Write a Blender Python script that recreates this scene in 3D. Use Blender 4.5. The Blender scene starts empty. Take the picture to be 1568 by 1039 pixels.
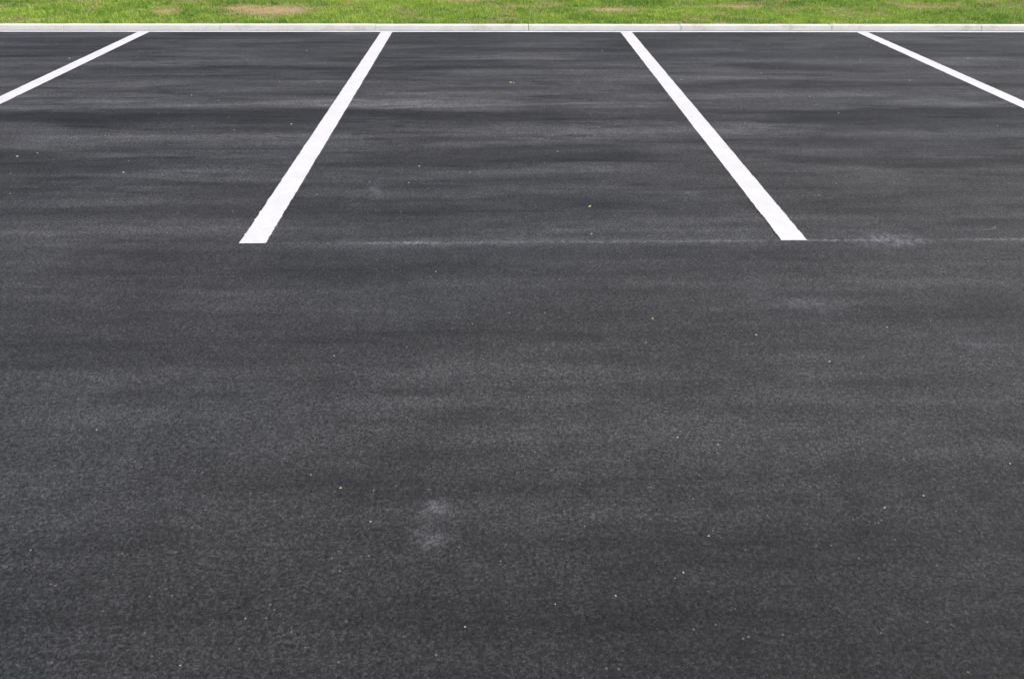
import bpy, math, random
import numpy as np
from mathutils import Matrix, Vector, Euler
random.seed(7); rng=np.random.default_rng(7)
scene=bpy.context.scene

# ---------------- camera (calibrated from the stall geometry) ----------------
def proj(p,P):
    cx,cy,h,pi,ya,ro,f=p[:7]
    R=np.array((Matrix.Rotation(-ya,3,'Z')@Matrix.Rotation(math.pi/2-pi,3,'X')@Matrix.Rotation(ro,3,'Z')))
    q=R.T@(np.array(P)-np.array([cx,cy,h]))
    return np.array([784+f*q[0]/-q[2], 519.5-f*q[1]/-q[2]])
obs=[((-1.35,0,0),(388,374)),((1.35,0,0),(1215,370)),((-4.05,5.5,0),(221,50)),((-1.35,5.5,0),(592,51)),((1.35,5.5,0),(958,52)),((4.05,5.5,0),(1320,50))]
def res(p):
    r=[]
    for P,u in obs: r+=list(proj(p,P)-np.array(u))
    r+=list(proj(p,(-4.05,p[7],0))-np.array((0,151)))
    r+=list(proj(p,(4.05,p[8],0))-np.array((1568,158)))
    return np.array(r)
p=np.array([-0.158,-3.34,1.586,math.radians(32.8),math.radians(1.3),0.0,1123,2.5,2.5])
for it in range(30):
    r=res(p);J=np.zeros((len(r),9))
    for i in range(9):
        d=np.zeros(9);d[i]=1e-4*max(1,abs(p[i]));J[:,i]=(res(p+d)-r)/d[i]
    p=p-np.linalg.lstsq(J,r,rcond=None)[0]
cx,cy,h,pi_,ya,ro,f=p[:7]
cam=bpy.data.cameras.new("camera");co=bpy.data.objects.new("camera",cam);scene.collection.objects.link(co)
R=(Matrix.Rotation(-ya,4,'Z')@Matrix.Rotation(math.pi/2-pi_,4,'X')@Matrix.Rotation(ro,4,'Z'))
co.matrix_world=Matrix.Translation((cx,cy,h))@R
cam.sensor_width=36;cam.lens=f/1568*36;cam.clip_end=3000;cam.clip_start=0.05
scene.camera=co

# ---------------- node helpers ----------------
class NT:
    def __init__(s,name,flat=False):
        s.flat=flat
        s.m=bpy.data.materials.new(name);s.m.use_nodes=True;s.t=s.m.node_tree;s.t.nodes.clear()
        s.out=s.t.nodes.new('ShaderNodeOutputMaterial');s.b=s.t.nodes.new('ShaderNodeBsdfPrincipled')
        s.t.links.new(s.b.outputs[0],s.out.inputs[0])
        tc=s.t.nodes.new('ShaderNodeTexCoord');s.obj=tc.outputs['Object']
        sp=s.t.nodes.new('ShaderNodeSeparateXYZ');s.t.links.new(s.obj,sp.inputs[0]);s.x=sp.outputs[0];s.y=sp.outputs[1]
    def set(s,i,v):
        if isinstance(v,(int,float,tuple)): i.default_value=v
        else: s.t.links.new(v,i)
    def math(s,op,a,b=0.0,c=None,clamp=False):
        n=s.t.nodes.new('ShaderNodeMath');n.operation=op;n.use_clamp=clamp
        s.set(n.inputs[0],a);s.set(n.inputs[1],b)
        if c is not None:s.set(n.inputs[2],c)
        return n.outputs[0]
    def map(s,sc,loc=(0,0,0),vec=None,rot=0):
        n=s.t.nodes.new('ShaderNodeMapping');s.t.links.new(vec or s.obj,n.inputs[0]);n.inputs['Scale'].default_value=sc;n.inputs['Location'].default_value=loc;n.inputs['Rotation'].default_value=(0,0,rot)
        return n.outputs[0]
    def noise(s,scale,detail=3,rough=.5,vec=None,dist=0):
        n=s.t.nodes.new('ShaderNodeTexNoise');s.t.links.new(vec or s.obj,n.inputs['Vector'])
        if s.flat:n.noise_dimensions='2D'
        n.inputs['Scale'].default_value=scale;n.inputs['Detail'].default_value=detail;n.inputs['Roughness'].default_value=rough;n.inputs['Distortion'].default_value=dist
        return n.outputs[0]
    def vor(s,scale,vec=None):
        n=s.t.nodes.new('ShaderNodeTexVoronoi');s.t.links.new(vec or s.obj,n.inputs['Vector']);n.inputs['Scale'].default_value=scale
        if s.flat:n.voronoi_dimensions='2D'
        q=s.t.nodes.new('ShaderNodeSeparateColor');s.t.links.new(n.outputs['Color'],q.inputs[0]);return q.outputs[0],n.outputs['Distance']
    def rng(s,v,a,b,c,d,smooth=False):
        n=s.t.nodes.new('ShaderNodeMapRange');s.set(n.inputs[0],v)
        if smooth:n.interpolation_type='SMOOTHSTEP'
        for i,k in enumerate((a,b,c,d)):n.inputs[i+1].default_value=k
        return n.outputs[0]
    def mix(s,fac,a,b):
        n=s.t.nodes.new('ShaderNodeMix');n.data_type='RGBA';s.set(n.inputs[0],fac)
        s.set(n.inputs[6],a);s.set(n.inputs[7],b);return n.outputs[2]
    def col(s,val,tint):
        n=s.t.nodes.new('ShaderNodeCombineColor')
        for i in range(3): s.set(n.inputs[i],s.math('MULTIPLY',val,tint[i]))
        return n.outputs[0]
    def profile(s,v,lo,hi,pts):
        f=s.rng(v,lo,hi,0,1)
        n=s.t.nodes.new('ShaderNodeValToRGB');s.t.links.new(f,n.inputs[0]);e=n.color_ramp.elements
        pts=sorted(pts);n.color_ramp.interpolation='EASE'
        for i,(q,a) in enumerate(pts):
            el=e[i] if i<2 else e.new(1.0)
            el.position=1.0
        for i,(q,a) in enumerate(pts):
            e[i].position=(q-lo)/(hi-lo);e[i].color=(a/2,a/2,a/2,1)
        return s.math('MULTIPLY',n.outputs[0],2.0)
    def gauss(s,v,c,w):
        d=s.math('DIVIDE',s.math('SUBTRACT',v,c),w)
        return s.math('EXPONENT',s.math('MULTIPLY',s.math('MULTIPLY',d,d),-1.0))
    def blob(s,x,y,c,w,hh):
        return s.math('MULTIPLY',s.gauss(x,c[0],w),s.gauss(y,c[1],hh))
    def bump(s,hgt,strength,dist,prev=None):
        n=s.t.nodes.new('ShaderNodeBump');s.t.links.new(hgt,n.inputs['Height']);n.inputs['Strength'].default_value=strength;n.inputs['Distance'].default_value=dist
        if prev:s.t.links.new(prev,n.inputs['Normal'])
        return n.outputs[0]

# ---------------- asphalt ----------------
A=NT("asphalt",True)
M=A.math
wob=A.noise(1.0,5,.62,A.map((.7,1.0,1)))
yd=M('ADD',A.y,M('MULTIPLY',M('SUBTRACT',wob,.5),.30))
wob2=A.noise(7,3,.6)
xs=M('ADD',A.x,M('MULTIPLY',M('SUBTRACT',wob2,.5),.12)); ys=M('ADD',A.y,M('MULTIPLY',M('SUBTRACT',A.noise(7.7,3,.6,A.map((1,1,1),(5,3,0))),.5),.12))
# bands rolled / rubbed along the bays, by distance; nearest stops paint light falloff in as darker asphalt
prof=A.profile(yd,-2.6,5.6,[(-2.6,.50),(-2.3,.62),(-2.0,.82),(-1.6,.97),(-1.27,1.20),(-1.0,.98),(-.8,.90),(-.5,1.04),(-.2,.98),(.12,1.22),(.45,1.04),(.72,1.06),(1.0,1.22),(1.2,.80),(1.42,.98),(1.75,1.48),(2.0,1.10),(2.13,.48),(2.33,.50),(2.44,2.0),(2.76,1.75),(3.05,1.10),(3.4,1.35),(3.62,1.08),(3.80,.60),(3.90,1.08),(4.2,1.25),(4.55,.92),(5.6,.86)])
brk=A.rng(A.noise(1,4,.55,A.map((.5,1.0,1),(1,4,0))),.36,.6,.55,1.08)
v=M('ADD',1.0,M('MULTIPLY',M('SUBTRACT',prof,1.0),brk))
v=M('MULTIPLY',v,A.rng(A.noise(1,5,.6,A.map((.22,1.7,1),(13,27,0))),.3,.7,.80,1.20))
v=M('MULTIPLY',v,A.rng(A.noise(1,5,.68,A.map((.8,8.5,1),(9,2,0))),.3,.7,.74,1.26))
st3=A.rng(A.noise(1,4,.55,A.map((.55,3.4,1),(4,17,0)),.5),.34,.66,-.38,.38)
v=M('MULTIPLY',v,M('ADD',1.0,M('MULTIPLY',st3,A.rng(A.y,-.6,1.0,.25,1,True))))
v=M('MULTIPLY',v,A.rng(A.noise(1.1,5,.62,A.map((1,1,1),(2,8,0))),.3,.7,.84,1.16))
v=M('MULTIPLY',v,A.rng(A.noise(11,4,.65),.3,.7,.88,1.12))
# wispy dark scuffs, mostly where cars turn in
sc=A.rng(A.noise(1,4,.6,A.map((1.3,9,1),(6,6,0)),.4),.57,.68,0,1,True)
v=M('MULTIPLY',v,M('SUBTRACT',1.0,M('MULTIPLY',sc,A.rng(A.y,-.2,1.2,.06,.40,True))))
dk=0.0
for c,w,hh,a in (((3.38,2.52),.12,.10,.35),((1.9,1.17),.17,.05,.45),((.9,-1.80),.035,.09,.2),((-1.583,-1.69),.02,.010,.5),((-1.546,-1.83),.02,.012,.4),((-.804,-2.107),.013,.010,.5),((-2.9,2.2),.5,.05,.3),((2.6,2.1),.5,.05,.3)):
    dk=M('ADD',dk,M('MULTIPLY',A.blob(xs,ys,c,w,hh),a))
v=M('MULTIPLY',v,M('SUBTRACT',1.0,dk))
# aggregate
st,sd=A.vor(210)
ag=A.rng(M('POWER',st,2.4),0,1,.66,1.9)
ag=M('MULTIPLY',ag,A.rng(A.noise(330,2,.8),.35,.65,.68,1.32))
ag=M('MULTIPLY',ag,A.rng(A.noise(60,4,.85,A.map((1,1,1),(3,9,0))),.35,.65,.76,1.24))
pn=A.noise(85,4,.8,A.map((1,1,1),(1,2,0)))
pits=A.rng(pn,.38,.46,.35,1,True)
ag=M('MULTIPLY',ag,pits)
v=M('MULTIPLY',v,ag)
v=M('MULTIPLY',v,.058)
base=A.col(v,(1.0,1.0,1.02))
tint=A.rng(A.noise(.45,2,.5,A.map((1,1,1),(11,5,0))),.4,.65,0,.5)
base=A.mix(tint,base,A.col(v,(.94,1.02,1.09)))
# small pale stones exposed in the mat
sp,spd=A.vor(70,A.map((1,1,1),(7.3,4.1,0)))
speck=M('MULTIPLY',M('GREATER_THAN',sp,.990),M('LESS_THAN',spd,.20))
base=A.mix(M('MULTIPLY',speck,.5),base,(.30,.29,.27,1))
# chalky dust
ch=0.0
for c,w,hh,a in (((-.335,-1.80),.035,.03,.28),((-.335,-1.90),.05,.04,.27),((1.2,-.633),.12,.045,.24),((1.86,.0),.16,.07,.30),((1.757,-.96),.06,.04,.12),((-.835,.72),.03,.10,.22),((.994,.65),.07,.05,.18),((-.5,.0),.10,.02,.20),((1.0,-.55),.05,.03,.14)):
    ch=M('ADD',ch,M('MULTIPLY',A.blob(xs,ys,c,w,hh),a))
chn=A.rng(A.noise(28,5,.8),.38,.62,.15,1.4)
ln=M('MULTIPLY',A.gauss(ys,.0,.05),0.10)
lnb=M('MULTIPLY',A.gauss(M('ADD',A.y,M('MULTIPLY',M('SUBTRACT',A.noise(3,3,.6),.5),.02)),.004,.011),A.rng(A.noise(1,4,.7,A.map((2.2,1,1),(4,4,0))),.38,.62,0.04,.46))
mask=A.rng(A.x,-1.6,-.5,.2,1,True)
ln=M('MULTIPLY',M('ADD',ln,lnb),mask)
ch=M('MULTIPLY',M('ADD',ch,ln),chn,clamp=True)
ch=M('MULTIPLY',ch,A.rng(pits,.35,1,.3,1))
ch=M('MULTIPLY',ch,A.rng(st,0,1,.6,1.4),clamp=True)
base=A.mix(ch,base,(.34,.36,.39,1))
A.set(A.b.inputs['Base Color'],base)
A.b.inputs['Roughness'].default_value=.68;A.b.inputs['Specular IOR Level'].default_value=.36
A.set(A.b.inputs['Normal'],A.bump(M('ADD',M('MULTIPLY',M('SUBTRACT',1.0,sd),.5),M('MULTIPLY',pn,1.4)),.75,.0045))

# ---------------- paint ----------------
Pn=NT("white_road_paint",True);M2=Pn.math
wear=Pn.rng(Pn.noise(130,4,.8),.34,.42,0,1,True)
pc=Pn.col(M2('MULTIPLY',Pn.rng(Pn.noise(5,5,.7),.3,.7,.91,1.03),.87),(1,1,1))
pc=Pn.mix(wear,(.58,.58,.59,1),pc)
hole=Pn.rng(M2('ADD',Pn.noise(90,3,.7),M2('MULTIPLY',Pn.noise(4,2,.5),.25)),.34,.37,0,1)
pc=Pn.mix(hole,(.12,.12,.125,1),pc)
Pn.set(Pn.b.inputs['Base Color'],pc);Pn.b.inputs['Roughness'].default_value=.6
Pn.set(Pn.b.inputs['Normal'],Pn.bump(Pn.noise(130,3,.7),.4,.004))

# ---------------- concrete ----------------
C=NT("kerb_concrete")
cv=C.math('MULTIPLY',C.rng(C.noise(3,5,.65),.3,.7,.78,.93),C.rng(C.noise(60,3,.7),.3,.7,.92,1.05))
cc=C.col(cv,(1,.99,.95))
cc=C.mix(C.rng(C.noise(2.2,4,.7,C.map((1,1,1),(3,3,3))),.56,.70,0,.5),cc,(.45,.41,.33,1))
C.set(C.b.inputs['Base Color'],cc);C.b.inputs['Roughness'].default_value=.85
C.set(C.b.inputs['Normal'],C.bump(C.noise(80,4,.7),.4,.004))

# ---------------- soil/turf ground ----------------
G=NT("turf_ground",True)
BARE=[((-2.86,6.62),.40,.26,2.2),((-3.3,6.8),.28,.16,1.4),((1.35,6.70),.32,.12,1.8),((-4.2,6.55),.15,.12,1.4),((3.0,6.95),.4,.15,1.1),((5.5,6.9),.4,.15,.9),((.2,6.95),.3,.1,.9),((-.6,7.4),.4,.15,.9)]
gc=G.mix(G.rng(G.noise(1.3,5,.65),.4,.62,0,1),(.17,.29,.04,1),(.27,.38,.06,1))
gc=G.mix(G.rng(G.noise(14,4,.7),.5,.68,0,.7),gc,(.28,.23,.11,1))
bs=0.0
for c,w,hh,a in BARE: bs=G.math('ADD',bs,G.math('MULTIPLY',G.blob(G.x,G.y,c,w,hh),a*.8))
gc=G.mix(G.math('MULTIPLY',bs,1.0,clamp=True),gc,(.52,.39,.20,1))
G.set(G.b.inputs['Base Color'],gc);G.b.inputs['Roughness'].default_value=.95
G.set(G.b.inputs['Normal'],G.bump(G.noise(30,4,.7),.8,.03))

def mesh_obj(name,verts,faces,mat):
    me=bpy.data.meshes.new(name);me.from_pydata(verts,[],faces);me.materials.append(mat);me.update()
    o=bpy.data.objects.new(name,me);scene.collection.objects.link(o);return o

S=900;pr=[(-S,-.03),(5.68,-.03),(5.69,.040),(5.9,.048),(8,.07),(30,.13),(S,.2)]
vs=[];fs=[]
for i,(y,z) in enumerate(pr):
    vs+=[(-S,y,z),(S,y,z)]
    if i: fs.append((2*i-2,2*i-1,2*i+1,2*i))
mesh_obj("ground",vs,fs,G.m)
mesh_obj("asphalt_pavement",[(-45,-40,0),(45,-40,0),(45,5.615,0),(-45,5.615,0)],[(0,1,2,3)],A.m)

def strip(name,x0,x1,y0,y1,along):
    vs=[];fs=[]
    L=(y1-y0) if along=='y' else (x1-x0);n=int(L/.006)
    k=np.ones(9)/9
    a=rng.normal(0,.0013,n+1)+np.convolve(rng.normal(0,.0030,n+1),k,'same');b=rng.normal(0,.0013,n+1)+np.convolve(rng.normal(0,.0030,n+1),k,'same')
    for i in range(n+1):
        t=i/n
        if along=='y': vs+=[(x0+a[i],y0+t*L,.004),(x1+b[i],y0+t*L,.004)]
        else: vs+=[(x0+t*L,y1+a[i],.004),(x0+t*L,y0+b[i],.004)]
        if i: fs.append((2*i-2,2*i-1,2*i+1,2*i))
    return mesh_obj(name,vs,fs,Pn.m)
W=.065
for i,x in enumerate((-9.45,-6.75,-4.05,-1.35,1.35,4.05,6.75,9.45)):
    strip("parking_line" if i==0 else "parking_line.%03d"%i,x-W,x+W,0,5.497,'y')
strip("edge_line",-14,14,5.50,5.57,'x')

# kerb
import bmesh
bm=bmesh.new()
seg=1.75;x=-26.0
while x<26:
    dz=random.uniform(-.0015,.0015)
    r=bmesh.ops.create_cube(bm,size=1.0)['verts']
    for q in r:
        q.co=Vector((x+seg/2+q.co.x*(seg-.005),5.69+q.co.y*.145,-.02+ (q.co.z+.5)*(.068+dz)))
        if q.co.z>0 and q.co.y<5.69: q.co.y+=.035   # battered face
    x+=seg
bmesh.ops.bevel(bm,geom=list(bm.edges),offset=.007,segments=2,affect='EDGES',profile=.6)
me=bpy.data.meshes.new("concrete_kerb");bm.to_mesh(me);bm.free();me.materials.append(C.m)
scene.collection.objects.link(bpy.data.objects.new("concrete_kerb",me))

# ---------------- grass ----------------
def vnoise(x,y,sc,seed):
    r=np.random.default_rng(seed);T=r.random((256,256))
    X=x*sc+100;Y=y*sc+100;xi=np.floor(X).astype(int);yi=np.floor(Y).astype(int);fx=X-xi;fy=Y-yi
    fx=fx*fx*(3-2*fx);fy=fy*fy*(3-2*fy);g=lambda a,b:T[a%256,b%256]
    return (g(xi,yi)*(1-fx)+g(xi+1,yi)*fx)*(1-fy)+(g(xi,yi+1)*(1-fx)+g(xi+1,yi+1)*fx)*fy
N=300000
gx=rng.uniform(-12,12,N);gy=5.757+ (rng.random(N)**1.1)*4.4
cl=vnoise(gx,gy,9,1)*.5+vnoise(gx,gy,22,2)*.3+vnoise(gx,gy,3,3)*.2
bare=np.zeros(N)
for c,w,hh,a in BARE:
    bare=np.maximum(bare,a*np.exp(-((gx-c[0])/w)**2-((gy-c[1])/hh)**2))
core=np.clip((bare-.6)*(.3+1.3*vnoise(gx,gy,10,31)),0,1)
bare=np.clip(bare*(.4+1.0*vnoise(gx,gy,8,12)),0,1)
bare=np.clip(bare+np.clip((vnoise(gx,gy,1.4,5)*.45+vnoise(gx,gy,6,6)*.55-.55)*4.2,0,.85),0,1)
keep=rng.random(N)>np.maximum(bare*.62,core*.92)
keep&=rng.random(N)<(.45+cl)
gx,gy,cl,bare=gx[keep],gy[keep],cl[keep],bare[keep];N=len(gx)
gz=np.interp(gy,[5.68,5.9,8,30],[.040,.048,.07,.13])
# shorter turf around the worn patches
near=np.zeros(N)
for c,w,hh,a in BARE[:3]:
    near=np.maximum(near,np.exp(-((gx-c[0])/w)**2-((gy-c[1]+.25)/.3)**2))
L=(.015+.055*cl*rng.uniform(.5,1.3,N))*(1-.6*bare)*(1-.4*near)
wd=rng.uniform(.0020,.0042,N);an=rng.uniform(0,2*np.pi,N);la=rng.uniform(0,2*np.pi,N);le=rng.uniform(.2,1.0,N)
dx,dy=np.cos(an)*wd,np.sin(an)*wd;lx,ly=np.cos(la)*le*L,np.sin(la)*le*L
V=np.empty((N,5,3),np.float32)
V[:,0]=np.c_[gx-dx,gy-dy,gz-.004];V[:,1]=np.c_[gx+dx,gy+dy,gz-.004]
V[:,2]=np.c_[gx+dx*.8+lx*.35,gy+dy*.8+ly*.35,gz+L*.6];V[:,3]=np.c_[gx-dx*.8+lx*.35,gy-dy*.8+ly*.35,gz+L*.6]
V[:,4]=np.c_[gx+lx,gy+ly,gz+L*(1-.35*le)]
me=bpy.data.meshes.new("grass");me.vertices.add(N*5);me.vertices.foreach_set("co",V.ravel())
loops=(np.arange(N)[:,None]*5+np.array([0,1,2,3,3,2,4])[None]).ravel().astype(np.int32)
me.loops.add(N*7);me.loops.foreach_set("vertex_index",loops)
me.polygons.add(N*2)
ls=(np.arange(N)[:,None]*7+np.array([0,4])[None]).ravel().astype(np.int32)
me.polygons.foreach_set("loop_start",ls)
me.update(calc_edges=True);me.validate()
g1=np.array([.15,.36,.035]);g2=np.array([.60,.80,.12]);g3=np.array([.85,.64,.36])
t=vnoise(gx,gy,1.1,8)*.35+vnoise(gx,gy,5,9)*.35+vnoise(gx,gy,16,19)*.3
t=np.clip((t-.5)*2.2+.54+rng.normal(0,.15,N),0,1)[:,None]
c=g1*(1-t)+g2*t
dry=(np.clip(bare*1.1+.03,0,1)>rng.random(N))[:,None]
c=np.where(dry,g3*rng.uniform(.6,1.1,(N,1)),c)*rng.uniform(.8,1.15,(N,1))
ca=me.color_attributes.new("tone",'FLOAT_COLOR','POINT')
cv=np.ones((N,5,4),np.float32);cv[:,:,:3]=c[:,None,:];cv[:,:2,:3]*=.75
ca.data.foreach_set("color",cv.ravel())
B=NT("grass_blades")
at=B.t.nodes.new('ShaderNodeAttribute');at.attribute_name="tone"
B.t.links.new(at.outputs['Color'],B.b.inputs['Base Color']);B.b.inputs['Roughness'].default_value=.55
tr=B.t.nodes.new('ShaderNodeBsdfTranslucent');B.t.links.new(at.outputs['Color'],tr.inputs[0])
mx=B.t.nodes.new('ShaderNodeMixShader');mx.inputs[0].default_value=.35
B.t.links.new(B.b.outputs[0],mx.inputs[1]);B.t.links.new(tr.outputs[0],mx.inputs[2]);B.t.links.new(mx.outputs[0],B.out.inputs[0])
me.materials.append(B.m)
scene.collection.objects.link(bpy.data.objects.new("grass",me))

# ---------------- loose debris ----------------
def simple(name,col,ro=.8):
    m=NT(name);m.set(m.b.inputs['Base Color'],m.mix(m.noise(200,2,.5),tuple(k*.75 for k in col[:3])+(1,),col));m.b.inputs['Roughness'].default_value=ro;return m.m
mp=simple("pale_stone",(.62,.61,.58,1));my=simple("dry_leaf",(.58,.52,.22,1));mb=simple("twig_bark",(.25,.15,.12,1));ms=simple("pale_straw",(.30,.28,.25,1));mg=simple("grey_stone",(.25,.25,.25,1))
bm=bmesh.new()
def pebble(x,y,s,mi=0):
    r=bmesh.ops.create_icosphere(bm,subdivisions=1,radius=s)['verts']
    a=random.random()*6
    for q in r:
        k=random.uniform(.75,1.2);q.co=Vector((q.co.x*k*1.2,q.co.y*k,q.co.z*.55*k));q.co.rotate(Euler((0,0,a)));q.co+=Vector((x,y,s*.4))
        for fc in q.link_faces: fc.material_index=mi
for x,y,s in ((.339,.092,6),(.891,-.875,4.5),(1.112,-1.067,3.6),(1.121,-1.773,3.2),(.981,-1.821,2.8),(-.095,-.687,3),(.054,-.687,2.4),(-.62,1.107,7),(-1.616,2.003,7),(-3.2,1.316,7),(-2.403,1.013,7),(-4.225,4.154,11),(.439,-.923,2.8),(-.77,-.997,2.8),(.566,-1.533,2.4),(-.78,-2.162,2),(-.234,-2.197,2.2),(2.477,2.255,6),(.263,1.38,5),(-.3,1.0,4),(1.7,.6,4)):
    pebble(x,y,s*.001)
for i in range(650):
    y=random.uniform(-2.3,5.3);x=random.uniform(-1,1)*(1.8+(y+2.4)*.8);pebble(x,y,random.choice((1.0,1.3,1.6,2.0,2.8))*.001*(1+.17*(y+2)),0 if random.random()<.25 else 1)
me=bpy.data.meshes.new("gravel_chips");bm.to_mesh(me);bm.free();me.materials.append(mp);me.materials.append(mg)
scene.collection.objects.link(bpy.data.objects.new("gravel_chips",me))
vs=[];fs=[]
for x,y,s in ((.371,.449,13),(-.005,3.208,26),(.02,3.2,16),(.497,-.746,6),(-.622,-1.712,5),(.6,1.9,7),(-1.9,.3,5),(1.5,3.3,9),(-2.6,2.8,9),(2.6,.9,6)):
    a=random.random()*3;s*=.001;k=len(vs)
    for u,w,z in ((-1,0,.003),(-.3,.35,.006),(.4,.3,.007),(1,0,.004),(.4,-.32,.003),(-.3,-.3,.003)):
        u*=s;w*=s;vs.append((x+u*math.cos(a)-w*math.sin(a),y+u*math.sin(a)+w*math.cos(a),z))
    fs.append(tuple(range(k,k+6)))
mesh_obj("leaf_fragments",vs,fs,my)
def twig(name,pts,r,mat):
    cu=bpy.data.curves.new(name,'CURVE');cu.dimensions='3D';s=cu.splines.new('NURBS');s.points.add(len(pts)-1)
    for q,p_ in zip(s.points,pts):q.co=(p_[0],p_[1],r+.001,1)
    s.use_endpoint_u=True;cu.bevel_depth=r;cu.materials.append(mat)
    scene.collection.objects.link(bpy.data.objects.new(name,cu))
twig("straw_stem",[(2.33,.12),(2.38,.105),(2.44,.12),(2.48,.17),(2.47,.195)],.0015,ms)
twig("twig",[(-1.66,1.72),(-1.60,1.69),(-1.53,1.68),(-1.49,1.69)],.0022,mb)
twig("straw_stem.001",[(-.13,-.27),(-.05,-.29),(.02,-.33),(.05,-.33)],.0006,ms)

# ---------------- light ----------------
w=bpy.data.worlds.new("World");scene.world=w;w.use_nodes=True;nt=w.node_tree
sky=nt.nodes.new('ShaderNodeTexSky');sky.sky_type='NISHITA';sky.sun_disc=False
el,rot=math.radians(58),math.radians(100)
sky.sun_elevation=el;sky.sun_rotation=rot;sky.dust_density=5;sky.air_density=1.0;sky.ozone_density=1
nt.links.new(sky.outputs[0],nt.nodes['Background'].inputs[0]);nt.nodes['Background'].inputs[1].default_value=.15
sl=bpy.data.lights.new("sun",'SUN');sl.energy=1.5;sl.angle=math.radians(25);sl.color=(1,.95,.86)
so=bpy.data.objects.new("sun",sl);scene.collection.objects.link(so)
d=Vector((math.sin(rot)*math.cos(el),math.cos(rot)*math.cos(el),math.sin(el)))
so.rotation_euler=d.to_track_quat('Z','Y').to_euler()
scene.view_settings.view_transform='Standard';scene.view_settings.look='None';scene.view_settings.exposure=0
